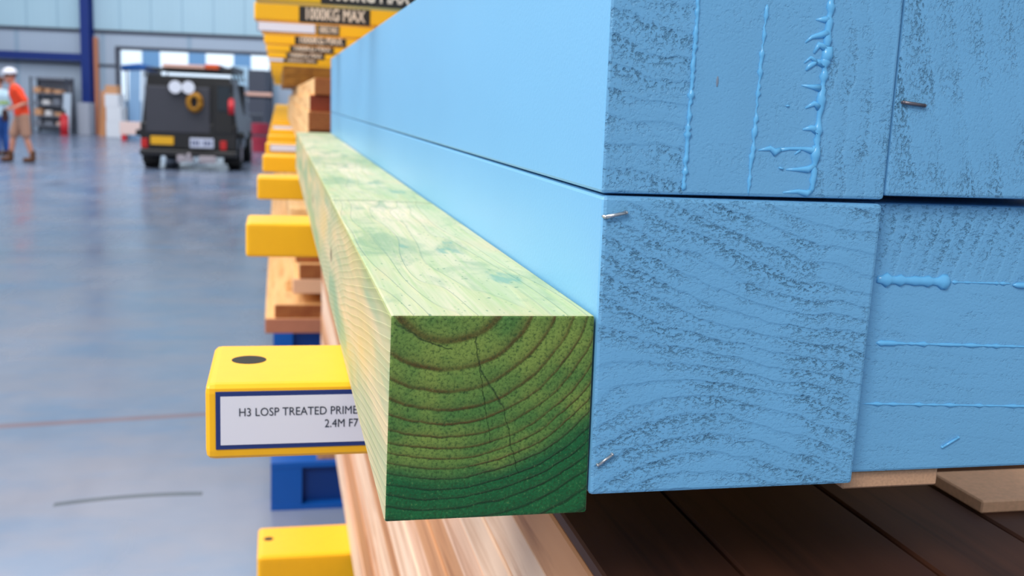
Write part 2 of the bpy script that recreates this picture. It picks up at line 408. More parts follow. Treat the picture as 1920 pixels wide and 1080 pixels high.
# ---------------------------------------------------------------- setting: floor and far wall
def floor_mat():
    t = NT('polished concrete', .2, spec=.55); x, y, z = t.sep()
    a = t.noise(t.scale(t.coord(), (1, 1, 1)), .9, 4); b = t.noise(t.coord(), 7, 5, .6); c0 = t.noise(t.scale(t.coord(), (1, .3, 1)), 2.2, 3)
    c = t.mix(t.ramp(a, [(.35, 0), (.65, 1)]), lin(98, 120, 150), lin(134, 138, 156))
    c = t.mix(t.m_('MULTIPLY', b, .35), c, lin(96, 112, 138))
    c = t.mix(t.ramp(t.noise(t.scale(t.coord(), (.5, 1.4, 1), (3, 1, 0)), 2.4, 4), [(.42, 0), (.62, .45)]), c, lin(128, 128, 142))
    c = t.mix(t.ramp(t.noise(t.scale(t.coord(), (.8, 1.2, 1), (7, 4, 0)), 1.7, 4), [(.5, 0), (.7, .5)]), c, lin(82, 120, 160))
    jy = t.m_('ABSOLUTE', t.m_('SUBTRACT', t.m_('SUBTRACT', y, t.m_('MULTIPLY', x, .125)), 5.14))
    c = t.mix(t.ramp(jy, [(0, .75), (.030, .6), (.05, 0)]), c, lin(120, 84, 84))
    jy2 = t.m_('ABSOLUTE', t.m_('SUBTRACT', t.m_('SUBTRACT', y, t.m_('MULTIPLY', x, .125)), 11.2))
    c = t.mix(t.ramp(jy2, [(0, .5), (.03, .4), (.05, 0)]), c, lin(90, 84, 92))
    q = t.m_('ADD', t.m_('SUBTRACT', t.m_('SUBTRACT', y, t.m_('MULTIPLY', x, .09)), 3.995), t.m_('MULTIPLY', t.m_('MULTIPLY', t.m_('ADD', x, .63), t.m_('ADD', x, .63)), .35))
    inx = t.m_('LESS_THAN', t.m_('ABSOLUTE', t.m_('ADD', x, .645)), .29)
    c = t.mix(t.m_('MULTIPLY', inx, t.ramp(t.m_('ABSOLUTE', q), [(0, .9), (.012, .8), (.026, 0)])), c, lin(40, 50, 56))
    t.col(c)
    t.put(t.b.inputs['Roughness'], t.ramp(c0, [(.3, .16), (.7, .30)]))
    t.bump(b, .002, .12)
    return t.m
b = MB(); b.box((-22, -8, FLOOR - .2), (10, 46, FLOOR)); tag(b.build('floor', floor_mat()), kind='structure')

def sheet_mat(name, rgb, pitch=1.15):
    t = NT(name, .5, spec=.3); x, y, z = t.sep()
    f = t.m_('FRACT', t.m_('DIVIDE', x, pitch)); g = t.m_('FRACT', t.m_('DIVIDE', x, .19))
    c = t.mix(t.noise(t.scale(t.coord(), (1, 1, .3)), 1.2, 3), lin(*rgb), lin(*[min(255, k + 10) for k in rgb]))
    c = t.mix(t.ramp(f, [(0, .5), (.04, 0), (.96, 0), (1, .5)]), c, lin(104, 150, 180))
    c = t.mix(t.ramp(g, [(0, .12), (.2, 0), (.8, 0), (1, .12)]), c, lin(130, 160, 180))
    t.col(c); return t.m
WY = 41.0
M['sheet'] = sheet_mat('pale translucent blue wall sheet', (176, 208, 224)); M['clad'] = sheet_mat('grey wall cladding', (172, 186, 204), 3.2)
zt = atY(250, 62, WY).z
xl, xr = atY(224, 180, WY).x, atY(512, 180, WY).x; zd = atY(350, 100, WY).z
b = MB()
b.box((-22, WY, FLOOR), (xl, WY + .15, zt)); b.box((xl, WY, zd), (xr, WY + .15, zt)); b.box((xr, WY, FLOOR), (10, WY + .15, zt))
tag(b.build('wall_back', M['clad']), kind='structure')
b = MB(); b.box((-22, WY, zt + .002), (10, WY + .15, 9)); tag(b.build('wall_back_upper', M['sheet']), kind='structure')
M['trimdark'] = plain('dark steel trim', (66, 70, 84), .5); M['wallblue'] = plain('deep blue steel', (14, 46, 124), .45)
M['orange_post'] = plain('orange painted steel', (206, 134, 100), .6)
b = MB(); b.box((-22, WY - .06, zt - .06), (10, WY, zt + .06)); tag(b.build('trim_1', M['trimdark']), kind='structure')
b = MB()
b.box((xl - .12, WY - .1, FLOOR), (xl, WY, zd)); b.box((xl - .12, WY - .1, zd), (xr, WY, zd + .12)); b.box((xr, WY - .1, FLOOR), (xr + .1, WY, zd + .12))
tag(b.build('trim_2', M['trimdark']), kind='structure')
zc = atY(100, 118, WY).z
b = MB(); b.box((-22, WY - .05, zc - .04), (xl - .13, WY, zc + .04)); tag(b.build('trim_3', M['trimdark']), kind='structure')
# blue portal column and side beam
cx0, cx1 = atY(152, 125, WY - .5).x, atY(170, 125, WY - .5).x
b = MB(); b.box((cx0, WY - .5, FLOOR), (cx1, WY - .44, 9)); b.box((cx0, WY - .16, FLOOR), (cx1, WY - .1, 9)); b.box(((cx0 + cx1) / 2 - .03, WY - .44, FLOOR), ((cx0 + cx1) / 2 + .03, WY - .16, 9))
tag(b.build('trim_4', M['wallblue']), kind='structure')
zb0, zb1 = atY(80, 111, WY - .4).z, atY(80, 97, WY - .4).z
b = MB(); b.box((-22, WY - .45, zb0), (cx0 - .01, WY - .39, zb1)); b.box((-22, WY - .39, zb1 - .04), (cx0 - .01, WY - .12, zb1)); tag(b.build('trim_5', M['wallblue']), kind='structure')
px0 = cx1 + .03
b = MB(); b.box((px0, WY - .22, FLOOR), (px0 + .13, WY - .1, atY(175, 70, WY).z)); tag(b.build('trim_6', M['orange_post']), kind='structure')
# yard seen through the opening
b = MB(); b.box((-16, 46.01, FLOOR - .2), (8, 80, FLOOR - .01)); tag(b.build('ground_outside', plain('pale yard concrete', (176, 180, 186), .8, var=.06, vs=.5)), kind='structure')

yaw_wall({'wall_back', 'wall_back_upper', 'trim_1', 'trim_2', 'trim_3', 'trim_4', 'trim_5', 'trim_6'})

# ---------------------------------------------------------------- blue posts
def prism_post(name, corners, y0, y1, mats, bev=.0015):
    """corners (x,z): TL TR BR BL. faces: 0 side, 1 front end"""
    bm = bmesh.new()
    a = [bm.verts.new((x, y0, z)) for x, z in corners]; c = [bm.verts.new((x, y1, z)) for x, z in corners]
    bm.faces.new(a); bm.faces.new(c[::-1])
    for i in range(4): bm.faces.new((a[i], c[i], c[(i + 1) % 4], a[(i + 1) % 4]))
    bmesh.ops.recalc_face_normals(bm, faces=bm.faces[:])
    bmesh.ops.bevel(bm, geom=bm.edges[:], offset=bev, segments=2, affect='EDGES', profile=.5)
    for f in bm.faces:
        n = f.normal
        f.material_index = 1 if abs(n.y) > .6 else (2 if len(mats) > 2 and n.z > .6 else 0)
    me = bpy.data.meshes.new(name); bm.to_mesh(me); bm.free()
    return me
def post(name, corners, y0, y1, mats, label, cat='timber post', group=None, bev=.0015, root=None):
    ox = min(c[0] for c in corners); oz = min(c[1] for c in corners)
    me = prism_post(name, [(x - ox, z - oz) for x, z in corners], 0, y1 - y0, mats, bev)
    o = link(name, me, mats); o.location = (ox, y0, oz)
    if label: tag(o, label, cat, group)
    return o
Q = lambda u, v, Y=0: (atY(u, v, Y).x, atY(u, v, Y).z)
STK = .0085
G_BL = 'blue primed posts stacked on the rack'
yE = 2.36
UL = post('timber_post', [(.0885, .2825), (.2255, .2825), (.2258, .1458), (.0895, .1458)], 0, yE, [M['blue_side'], M['blue_end_lam']],
          'upper left blue primed post with three vertical glue lines on its end', group=G_BL)
LL = post('timber_post', [(.0905, .1448), (.2254, .1438), (.2242, STK), (.0918, STK)], -.0005, yE + .02, [M['blue_side'], M['blue_end_ring']],
          'lower blue primed post touching the green timber, end with sweeping curved grain', group=G_BL, bev=.0018)
UR = post('timber_post', [(.2270, .2850), (.3630, .2850), (.3630, .1475), (.2270, .1475)], .0015, yE, [M['blue_side'], M['blue_end_diag']],
          'upper right blue primed post, its end steeply grained with one staple', group=G_BL)
LR = post('timber_post', [(.2272, .1435), (.3630, .1430), (.3630, .0100), (.2260, .0100)], .010, yE, [M['blue_side'], M['blue_end_low']],
          'lower right blue primed post set back, end crossed by horizontal glue lines', group=G_BL)
def child_mb(name, root, build_fn, mats, smooth=True):
    b = MB(); build_fn(b); L = root.location
    bmesh.ops.translate(b.bm, verts=b.bm.verts[:], vec=-L)
    return b.build(name, mats, root, smooth=smooth)

def bead_pts(p0, p1, n, amp, seed):
    rnd = random.Random(seed); out = []
    for i in range(n + 1):
        t = i / n; out.append((p0[0] + (p1[0] - p0[0]) * t + rnd.uniform(-amp, amp), p0[1] + (p1[1] - p0[1]) * t))
    return out
def bead(name, root, pts, rad, y, seed=1, flat=.8):
    rnd = random.Random(seed)
    child_mb(name, root, lambda b: b.tube([(x, y, z) for x, z in pts], rad, 8, flat=flat), M['blue_bead'])
# glue squeeze-out on the upper left post
def wavy(p0, p1, n, r0, r1, seed, amp=.0003):
    rnd = random.Random(seed); P = bead_pts(p0, p1, n, amp, seed)
    R = [rnd.uniform(r0, r1) if rnd.random() > .25 else rnd.uniform(r1, r1 * 1.7) for _ in P]
    R[0] = R[-1] = r0 * .3
    return P, R
P, R_ = wavy(Q(1312, -30), Q(1281, 358), 64, .0006, .0012, 3); bead('glue_bead', UL, P, R_, 0, flat=.9)
P, R_ = wavy(Q(1438, 8), Q(1403, 366), 52, .0003, .0009, 5); bead('glue_bead', UL, P, R_, 0)
P, R_ = wavy(Q(1562, -30), Q(1522, 362), 46, .0011, .0018, 9); bead('glue_bead', UL, P, R_, 0, flat=.8)
def drips(b):
    for pts, r in [
        ([(1555, 36), (1545, 37), (1530, 37)], [.0016, .0014, .0003]),
        ([(1552, 62), (1538, 66), (1522, 70), (1510, 80)], [.0020, .0014, .0009, .0004]),
        ([(1550, 92), (1535, 84), (1526, 100)], [.0022, .0014, .0006]),
        ([(1552, 88), (1551, 105), (1544, 122)], [.0024, .0028, .0016]),
        ([(1545, 120), (1530, 116), (1518, 124), (1511, 132)], [.0020, .0012, .0012, .0006]),
        ([(1532, 118), (1520, 108), (1508, 118)], [.0014, .0008, .0004]),
        ([(1537, 165), (1522, 163), (1503, 160)], [.0018, .0010, .0003]),
        ([(1535, 200), (1526, 194), (1510, 203)], [.0020, .0012, .0004]),
        ([(1533, 245), (1520, 240), (1505, 243)], [.0022, .0013, .0004]),
        ([(1528, 275), (1524, 284), (1505, 279), (1480, 279), (1462, 281)], [.0014, .0018, .0008, .0007, .0009]),
        ([(1464, 280), (1452, 286), (1444, 278), (1422, 282)], [.0010, .0018, .0012, .0003]),
        ([(1500, 282), (1490, 290)], [.0008, .0003]),
        ([(1528, 310), (1514, 318), (1495, 318), (1474, 318)], [.0014, .0016, .0009, .0004]),
        ([(1465, 314), (1464, 317)], [.0012, .0012]),
        ([(1520, 358), (1512, 363), (1495, 359), (1468, 361)], [.0012, .0016, .0010, .0004]),
        ([(1477, 197), (1477, 200)], [.0009, .0009])]:
        b.tube([(Q(u, v)[0], 0, Q(u, v)[1]) for u, v in pts], r, 8, flat=.75)
child_mb('glue_drips', UL, drips, M['blue_bead'])
# lower right post
P, R_ = wavy(Q(1644, 524, .01), Q(1782, 529, .01), 16, .0018, .0024, 21, 0); R_[0] = .0016; R_[-1] = .0008; bead('glue_bead', LR, P, R_, .0098, flat=.55)
P, R_ = wavy(Q(1784, 529, .01), Q(1896, 532, .01), 24, .0002, .0006, 22, 0); bead('glue_bead', LR, P, R_, .010)
P, R_ = wavy(Q(1898, 534, .01), Q(1990, 539, .01), 12, .0013, .0018, 23, 0); bead('glue_bead', LR, P, R_, .0095)
P, R_ = wavy(Q(1642, 643, .01), Q(1990, 652, .01), 44, .0003, .0009, 24, 0); bead('glue_bead', LR, P, R_, .010)
P, R_ = wavy(Q(1616, 757, .01), Q(1990, 763, .01), 40, .0003, .0007, 25, 0); bead('glue_bead', LR, P, R_, .010)
# staples
def staple(root, p0, p1, Y, r, mat, lab, lift=.0012, legs=True):
    a = Q(*p0, Y); c = Q(*p1, Y)
    def f(b):
        pts = [(a[0], Y + .003, a[1]), (a[0], Y - lift, a[1]), (c[0], Y - lift, c[1]), (c[0], Y + .003, c[1])]
        b.tube(pts[:2], r, 8); b.tube(pts[1:3], r, 8); b.tube(pts[2:], r, 8); b.sph(pts[1], r * 1.05, n=8); b.sph(pts[2], r * 1.05, n=8)
    o = child_mb('staple', root, f, mat); o['label'] = lab
staple(UR, (1692, 192), (1731, 198), .0015, .00085, M['steel_dull'], 'dull steel staple')
staple(LL, (1133, 406), (1172, 398), -.0005, .0008, M['steel'], 'bent shiny steel staple', .002)
staple(LL, (1120, 871), (1147, 851), -.0005, .0007, M['steel'], 'bright steel staple', .001)
staple(LR, (1766, 838), (1796, 820), .010, .00065, M['blue_bead'], 'staple painted over in blue', .0004)
# saw nicks in the paint
child_mb('paint_nick', UL, lambda b: b.sph((Q(1345, 153)[0], 0, Q(1345, 153)[1]), .001, sc=(.6, .3, 2.4)), plain('bare nick', (120, 138, 160), .6))

# ---------------------------------------------------------------- green timber
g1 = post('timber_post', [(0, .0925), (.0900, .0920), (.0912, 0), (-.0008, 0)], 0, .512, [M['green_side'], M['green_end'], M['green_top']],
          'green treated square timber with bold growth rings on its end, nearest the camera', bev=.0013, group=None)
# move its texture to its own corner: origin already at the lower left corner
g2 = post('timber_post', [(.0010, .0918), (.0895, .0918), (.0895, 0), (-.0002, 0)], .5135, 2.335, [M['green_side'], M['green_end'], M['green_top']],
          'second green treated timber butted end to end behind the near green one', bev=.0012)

# ---------------------------------------------------------------- cantilever rack
AT = .050; ADEP = .110; XA = -.091
def arm_tube(name, root, z, y0, length=.94, hole=True, x0=XA, rad=.006, AT=AT, dep=ADEP):
    """rectangular tube arm with its top at z (root space); mouth holes on the top face"""
    b = MB(); b.box((x0, y0, z - AT), (x0 + length, y0 + dep, z), 0, rad, 3)
    if hole:
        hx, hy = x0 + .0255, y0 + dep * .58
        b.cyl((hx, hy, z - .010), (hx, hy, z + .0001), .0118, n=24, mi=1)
    return b.build(name, [M['yellow'], M['hole']], root)
def label_plate(root, x0, x1, z0, z1, y, lines=None, border=.0035, name='label_plate', mats=('label_white', 'label_navy', 'ink')):
    b = MB(); b.box((x0, y - .0008, z0), (x1, y, z1), 1)
    b.box((x0 + border, y - .0013, z0 + border), (x1 - border, y - .0004, z1 - border), 0)
    for tv, x, z in (lines or []): add_text(b, tv, x, y - .0014, z, 2)
    return b.build(name, [M[m] for m in mats], root)
T_MAX = text_verts('1000KG MAX', .050, .62, .0012)
TW = max(v[0] for v in T_MAX[0]); TH = max(v[1] for v in T_MAX[0])
def max_sign(root, x0, w, z0, h, y):
    sx = (w * .86) / TW; sz = (h * .62) / TH
    tv = ([(a * sx, c * sz) for a, c in T_MAX[0]], T_MAX[1])
    return label_plate(root, x0, x0 + w, z0, z0 + h, y, [(tv, x0 + w * .07, z0 + h * .19)], .0, 'load_sign', ('sign_black', 'sign_black', 'sign_ink'))
NUP = 27; PITCH = .87; Y0 = .230
XC = 1.02
for k in range(NUP):
    y = Y0 + PITCH * k
    root = empty('rack_upright', (XC, y, FLOOR))
    lab = ['nearest rack upright, its yellow arm carrying the white timber size label', 'second nearest rack upright, plain yellow arm just beyond the near green timber',
           'third nearest rack upright, with lower yellow arm at the bottom of the frame', 'fourth nearest rack upright, blank yellow arms, load sign high above',
           'fifth nearest rack upright, white label strip on its raised yellow arm'][k] if k < 5 else 'distant rack upright with small blurred yellow arms far down the row'
    tag(root, lab, 'rack', 'cantilever rack uprights in one row' if k >= 5 else 'near cantilever rack uprights')
    ox, oz = -XC, -FLOOR           # root space offset
    jz = random.Random(k).uniform(-.004, .004) if k > 3 else 0
    b = MB()
    if k > 0:
        b.box((0, -.02, 0), (.16, .0, 2.45)); b.box((0, .11, 0), (.16, .13, 2.45)); b.box((.07, 0, 0), (.09, .11, 2.45))
    else:
        b.box((0, -.02, 0), (.16, .0, 2.45)); b.box((0, .11, 0), (.16, .13, 2.45)); b.box((.07, 0, 0), (.09, .11, 2.45))
    b.build('column', M['rack_blue'], root)
    # base beam: open I section with a boxed toe
    b = MB(); xb = -.070 + ox; yb = 0; h0, h1 = .0, .205
    b.box((xb, yb, h1 - .022), (0, yb + .12, h1)); b.box((xb, yb, h0), (0, yb + .12, h0 + .022)); b.box((xb, yb + .05, h0 + .02), (0, yb + .07, h1 - .02), 1)
    b.box((xb, yb + .002, h0 + .02), (xb + .125, yb + .118, h1 - .02))
    b.build('base_beam', [M['rack_blue'], M['rack_blue_shade']], root)
    L = XC - XA - .001
    # timber level
    a = arm_tube('arm', root, oz + 0, 0, L, k == 0, x0=XA + ox)
    if k == 0:
        l1 = text_verts('H3 LOSP TREATED PRIMED', .0078, .86, 0); l2 = text_verts('2.4M F7', .0078, .86, 0)
        label_plate(a, -.0845 + ox, .062 + ox, oz - .0425, oz - .0045, -.0001, [(l1, -.0705 + ox, oz - .0205), (l2, -.0165 + ox, oz - .0292)], .0030)
    if k == 4 or k == 7:
        label_plate(a, -.075 + ox, .10 + ox, oz - .030, oz - .003, -.0001, None, .002)
    # upper level
    zu = {2: .437, 3: .454}.get(k, .466) + jz
    if k > 0:
        a = arm_tube('arm', root, oz + zu, 0, L, False, x0=XA + ox - {1: 0, 2: .004, 3: .024}.get(k, .016))
        zb = oz + zu - AT
        if k in (2, 3): max_sign(a, .016 + ox + (.03 if k == 2 else 0), .212, zb - .002, .056, -.0001)
        elif k == 4:
            label_plate(a, -.122 + ox, .095 + ox, zb + .006, zb + .048, -.0001, None, .003)
            max_sign(a, .10 + ox, .085, zb + .004, .042, -.0001)
        elif k in (5, 6, 7, 8): max_sign(a, (.03 - (k - 5) * .012) + ox, .235, zb + .001, .052, -.0001)
        if k == 8 : label_plate(a, -.11 + ox, .02 + ox, zb + .006, zb + .046, -.0001, None, .003)
    # lower level
    zl = -.879 if k < 4 else -.812
    if k in (1, 2): arm_tube('arm', root, oz + zl, -.065, L, k == 2, x0=XA + ox, rad=.012, AT=.11, dep=.175)
    elif k not in (0, 4): arm_tube('arm', root, oz + zl, 0, L, False, x0=XA + ox, AT=.045)

# ---------------------------------------------------------------- packers under the blue posts
def board(name, a, b_, mats, label, cat, group=None, bev=.001):
    o = MB(); L = Vector((a[0], a[1], a[2])); o.box((0, 0, 0), tuple(Vector(b_) - L), 0, bev, 1)
    for f in o.bm.faces:
        f.normal_update()
        if len(mats) > 1 and abs(f.normal.y) > .7: f.material_index = 1
    r = o.build(name, mats, loc=L); return tag(r, label, cat, group)
board('packer_strip', (.228, .014, 0), (.2815, .330, .0095), [M['chip'], M['chip']], 'short raw chipboard packer showing below the lower right blue post', 'packer')
for k in (1, 2):
    board('packer_strip', (.0955, Y0 + PITCH * k + .02, 0), (.36, Y0 + PITCH * k + .09, STK), [M['chip']], 'thin chipboard packer on a rack arm beneath the blue posts', 'packer', 'packers under the blue posts', .0005)
board('packer_strip', (.0955, Y0 + .01, 0), (.222, Y0 + .09, STK), [M['chip']], 'thin chipboard packer on a rack arm beneath the blue posts', 'packer', 'packers under the blue posts', .0005)

# ---------------------------------------------------------------- pack of loose boards below the green timber
GP = 'stacked boards below the arms'
X0 = .124; ZT = -.0635; ZB = -.879; LH = (ZT - ZB - .010) / 18
xs = [X0, .201, .311, .3925, .50]
LAYERS = ['topmost', 'second from top', 'third from top', 'fourth from top', 'fifth from top', 'sixth from top', 'seventh from top', 'eighth from top', 'ninth from top',
          'ninth from bottom', 'eighth from bottom', 'seventh from bottom', 'sixth from bottom', 'fifth from bottom', 'fourth from bottom', 'third from bottom', 'second from bottom', 'lowest']
rnd = random.Random(3)
mats = [M['pale2'], M['pale'], M['brownp'], M['pale'], M['pale2'], M['brownp']]
for j in range(19):
    z1 = ZT - (.010 + LH * (j - 1) if j else 0)
    dx = rnd.uniform(-.0015, .0015) if j else 0
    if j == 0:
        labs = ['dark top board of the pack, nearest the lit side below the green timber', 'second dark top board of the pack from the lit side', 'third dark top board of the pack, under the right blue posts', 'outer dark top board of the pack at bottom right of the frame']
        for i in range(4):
            board('board', (xs[i] + (.0012 if i else 0), -.06, z1 - .0096), (xs[i + 1] - .0012, 3.66, z1), [M['shaded_board'], M['tan_end']], labs[i], 'board', GP, .0015)
    else:
        o = board('board', (X0 + dx, -.06 + rnd.uniform(0, .02), z1 - LH + .0006), (.50, 3.66 + rnd.uniform(-.01, .01), z1), [mats[(j * 5 + j // 3) % 6], M['tan_end']],
              LAYERS[j - 1] + ' pale board in the tall pack side below the green timber', 'board', GP, .0015)
board('plywood_strip', (.3935, .118, ZT), (.60, .172, ZT + .0085), [M['ply']], 'raw plywood strip lying across the dark boards at lower right', 'strip')

# ---------------------------------------------------------------- tan timber beyond the blue posts
yT = 2.52
GT = 'tan timber beyond the blue posts'
def tboard(x0, x1, y0, y1, z0, z1, me, lab, grp=GT, name='timber_beam'):
    return board(name, (x0, y0, z0), (x1, y1, z1), [M['tan'], me], lab, 'timber beam', grp, .002)
tboard(.035, .26, yT, 8.2, .0005, .0915, M['tan_end'], 'lowest tan beam beyond the far end of the green timber')
tboard(.036, .26, yT - .01, 8.2, .0920, .1430, M['tan_end'], 'brown ended tan beam, second in the far stack')
tboard(.040, .27, yT + .01, 8.0, .1435, .1880, M['red_end'], 'dark red ended beam, third in the far tan stack')
tboard(.052, .28, yT, 7.2, .1885, .2350, M['tan_end'], 'topmost tan beam of the stack beyond the blue posts')
for z0_, lab_ in ((.2355, 'lower'), (.2860, 'upper')):
    board('timber_beam', (-.020, 5.1, z0_), (.28, 8.0, z0_ + .050), [M['mustard'], M['mustard']], lab_ + ' mustard brown beam lying on the far tan stack below the high arms', 'timber beam', GT, .002)
# lower level stack seen between the arms
yL = 3.973
GL = 'boards on the lower arms'
def lb(x0, x1, z0, z1, me, lab, y0=yL, y1=12.5): return board('timber_beam', (x0, y0, z0), (x1, y1, z1), [M['tan'], me], lab, 'timber beam', GL, .003)
lb(-.096, .30, -.8115, -.7475, plain('reddish bearer end', (178, 112, 84), .7, var=.1), 'lowest reddish ended beam on the lower arms beyond the tall pack')
lb(-.057, .30, -.7465, -.6900, M['tan_end'], 'brown ended beam, second from bottom of the lower stack', yL + .01)
lb(-.010, .30, -.6895, -.6440, M['tan'], 'pale recessed beam, third from bottom of the lower stack', yL + .35)
lb(.018, .30, -.6435, -.5800, M['ply'], 'orange ended beam, fourth from bottom of the lower stack', yL + .02)
lb(.045, .30, -.5795, -.5160, M['tan_end'], 'brown ended beam, fifth from bottom of the lower stack', yL + .02)
lb(.030, .30, -.5155, -.4600, M['tan_end'], 'brown ended beam, sixth from bottom of the lower stack', yL + .06)
lb(.010, .30, -.4595, -.3300, M['tan'], 'pale beam near the top of the lower stack under the arms', yL + .5)
board('timber_block', (.118, 3.74, FLOOR + .2055), (.30, 3.80, FLOOR + .245), [M['brownp']], 'small brown block on the blue base beam below the near arm', 'block')

# ---------------------------------------------------------------- vehicle
def T(u, v, Y): p = atY(u, v, Y); return p
M['car'] = plain('black car paint', (24, 22, 24), .3); M['cargrey'] = plain('dark grey canopy panel', (62, 62, 70), .55, var=.1, vs=3)
M['tyre'] = plain('tyre rubber', (20, 19, 19), .8); M['chrome'] = plain('galvanised metal', (176, 166, 172), .7, .1)
M['amber'] = plain('yellow reflector plate', (240, 176, 20), .5); M['redl'] = plain('red lamp lens', (200, 30, 28), .3)
M['plate'] = plain('number plate', (206, 210, 228), .5); M['plate_ink'] = plain('plate ink', (70, 80, 120), .5)
M['glass'] = plain('dark car glass', (40, 48, 56), .08)
M['lampw'] = plain('white lamp cover', (232, 234, 244), .4)
M['rope'] = plain('yellow hose', (170, 116, 20), .6); M['redm'] = plain('red enamel', (206, 34, 44), .35)
M['pinkwood'] = plain('pinkish timber', (226, 178, 160), .7)
pr = atZ(280, 318, FLOOR); pl_ = atZ(440, 310, FLOOR)
VY = 23.3; vx = (atY(268, 250, VY).x + atY(440, 250, VY).x) / 2
v = empty('utility_truck', (vx, VY, FLOOR), math.radians(-2.6))
tag(v, 'black utility truck with a grey canopy, parked and seen from behind', 'truck')
HW = 1.02
def vb(name, fn, mats, parent=v, smooth=False): b = MB(); fn(b); return b.build(name, mats, parent, smooth=smooth)
vb('tray_body', lambda b: (b.box((-HW, 0, .44), (HW, 2.4, 1.02), 0, .05, 3), b.box((-HW + .1, .1, .34), (HW - .1, 4.7, .66), 0, .03)), M['car'])
def canopy(b):
    b.prism([(-HW + .04, 1.02), (HW - .02, 1.02), (HW - .16, 2.02), (-HW + .16, 2.02)], .03, 2.3)
cn = vb('canopy', canopy, M['car'])
vb('rear_door', lambda b: (b.box((-.90, -.02, .80), (.44, .03, 1.80), 0, .03), b.box((.50, -.02, .80), (.94, .03, 1.92), 1, .03)), [M['cargrey'], M['car']], v)
vb('side_window', lambda b: b.box((.60, -.035, 1.30), (.88, -.015, 1.84), 0, .02), M['glass'], v)
vb('cab', lambda b: (b.prism([(2.35, .62), (4.9, .62), (4.95, 1.08), (3.95, 1.16), (3.35, 1.86), (2.35, 1.9)], -HW + .04, HW - .04, axis='x')), M['car'])
vb('side_glass', lambda b: (b.prism([(2.5, 1.2), (3.75, 1.2), (3.25, 1.78), (2.5, 1.8)], HW - .045, HW - .03, axis='x')), M['glass'], v)
for sx in (-1, 1):
    for yy in (.75, 3.85):
        wv = vb('wheel', lambda b: (b.cyl((sx * (HW - .26), yy, .38), (sx * (HW + .02), yy, .38), .38, n=32), b.cyl((sx * (HW - .02), yy, .38), (sx * (HW + .035), yy, .38), .20, n=20, mi=1)), [M['tyre'], M['chrome']], v)
    vb('wheel_arch', lambda b: b.box((sx * (HW + .06) - .08, .25, .70), (sx * (HW + .06) + .08, 1.3, .84), 0, .04), M['car'])
    vb('tail_lamp', lambda b: b.box((sx * (.93 if sx < 0 else .72) - .07, -.06, .46), (sx * (.93 if sx < 0 else .72) + .07, .02, .66), 0, .02), M['redl'])
    vb('mud_flap', lambda b: b.box((sx * .86 - .16, .22, .14), (sx * .86 + .16, .25, .62), 0), M['tyre'])
vb('rear_bumper', lambda b: b.box((-HW, -.14, .30), (HW, .02, .44), 0, .04, 3), M['car'])
vb('reflector_plate', lambda b: b.box((-.80, -.06, .54), (-.32, -.03, .72), 0, .01), M['amber'])
def npl(b):
    b.box((.03, -.17, .50), (.53, -.15, .71), 0, .01)
    for i_ in (0, 1, 2, 4, 5, 6): b.box((.065 + i_ * .062, -.172, .555), (.105 + i_ * .062, -.1695, .655), 1)
vb('number_plate', npl, [M['plate'], M['plate_ink']])
vb('tow_hitch', lambda b: (b.box((-.06, -.30, .20), (.10, -.02, .30), 0, .02), b.sph((.02, -.27, .34), .05), b.box((.22, -.22, .17), (.58, -.12, .33), 1, .03), b.box((-.24, -.2, .18), (-.08, -.12, .34), 1, .02)), [M['chrome'], M['chrome']])
for xx in (-.26, .01):
    wl = vb('work_lamp', lambda b: (b.cyl((xx, -.14, 1.78), (xx, -.02, 1.78), .14, .11, 24), b.cyl((xx, -.15, 1.78), (xx, -.139, 1.78), .135, n=24, mi=1)), [M['car'], M['lampw']])
    wl['label'] = 'round white work lamp'
def coil(b):
    for i in range(5):
        b.tube([(.13 + (.15 - .012 * i) * math.cos(a / 16 * 2 * PI), -.08 - .02 * i, 1.47 + (.19 - .01 * i) * math.sin(a / 16 * 2 * PI)) for a in range(17)], .036, 8)
vb('hose_coil', coil, M['rope'], smooth=True)
def ext(b):
    b.cyl((.90, -.09, 1.24), (.90, -.09, 1.52), .068, n=16); b.sph((.90, -.09, 1.52), .068, n=12); b.cyl((.90, -.09, 1.56), (.90, -.09, 1.66), .03, n=10, mi=1)
vb('fire_extinguisher', ext, [M['redm'], M['car']], smooth=True)
def rack(b):
    for yy in (.15, 1.2, 2.2, 3.2): b.tube([(-.92, yy, 1.98), (-.88, yy, 2.16), (.88, yy, 2.16), (.92, yy, 1.98)], .025, 8)
    for xx in (-.88, .88): b.tube([(xx, .05, 2.16), (xx, 3.3, 2.16)], .025, 8)
vb('roof_rack', rack, M['car'])
# load on the roof rack
def onv(name, fn, mats, lab, cat):
    b = MB(); fn(b); o = b.build(name, mats, loc=(vx, VY, FLOOR)); o.rotation_euler[2] = math.radians(-2.6); return tag(o, lab, cat)
onv('timber_plank', lambda b: b.box((-.55, .1, 2.19), (.32, 3.0, 2.27), 0, .01), M['pinkwood'], 'pale timber bundle lying on the roof rack of the black truck', 'plank')
onv('orange_case', lambda b: b.box((.34, .1, 2.19), (.62, 1.2, 2.30), 0, .02), plain('orange plastic', (226, 92, 40), .5), 'orange case on the roof rack of the black truck', 'case')
onv('folded_ladder', lambda b: [b.box((.64, .1, 2.19 + .0), (.68, 3.2, 2.27)), b.box((.88, .1, 2.19), (.92, 3.2, 2.27))] + [b.cyl((.66, .3 + .3 * i, 2.23), (.90, .3 + .3 * i, 2.23), .015, n=8) for i in range(10)], M['cargrey'], 'dark ladder lying on the roof rack of the black truck', 'ladder')

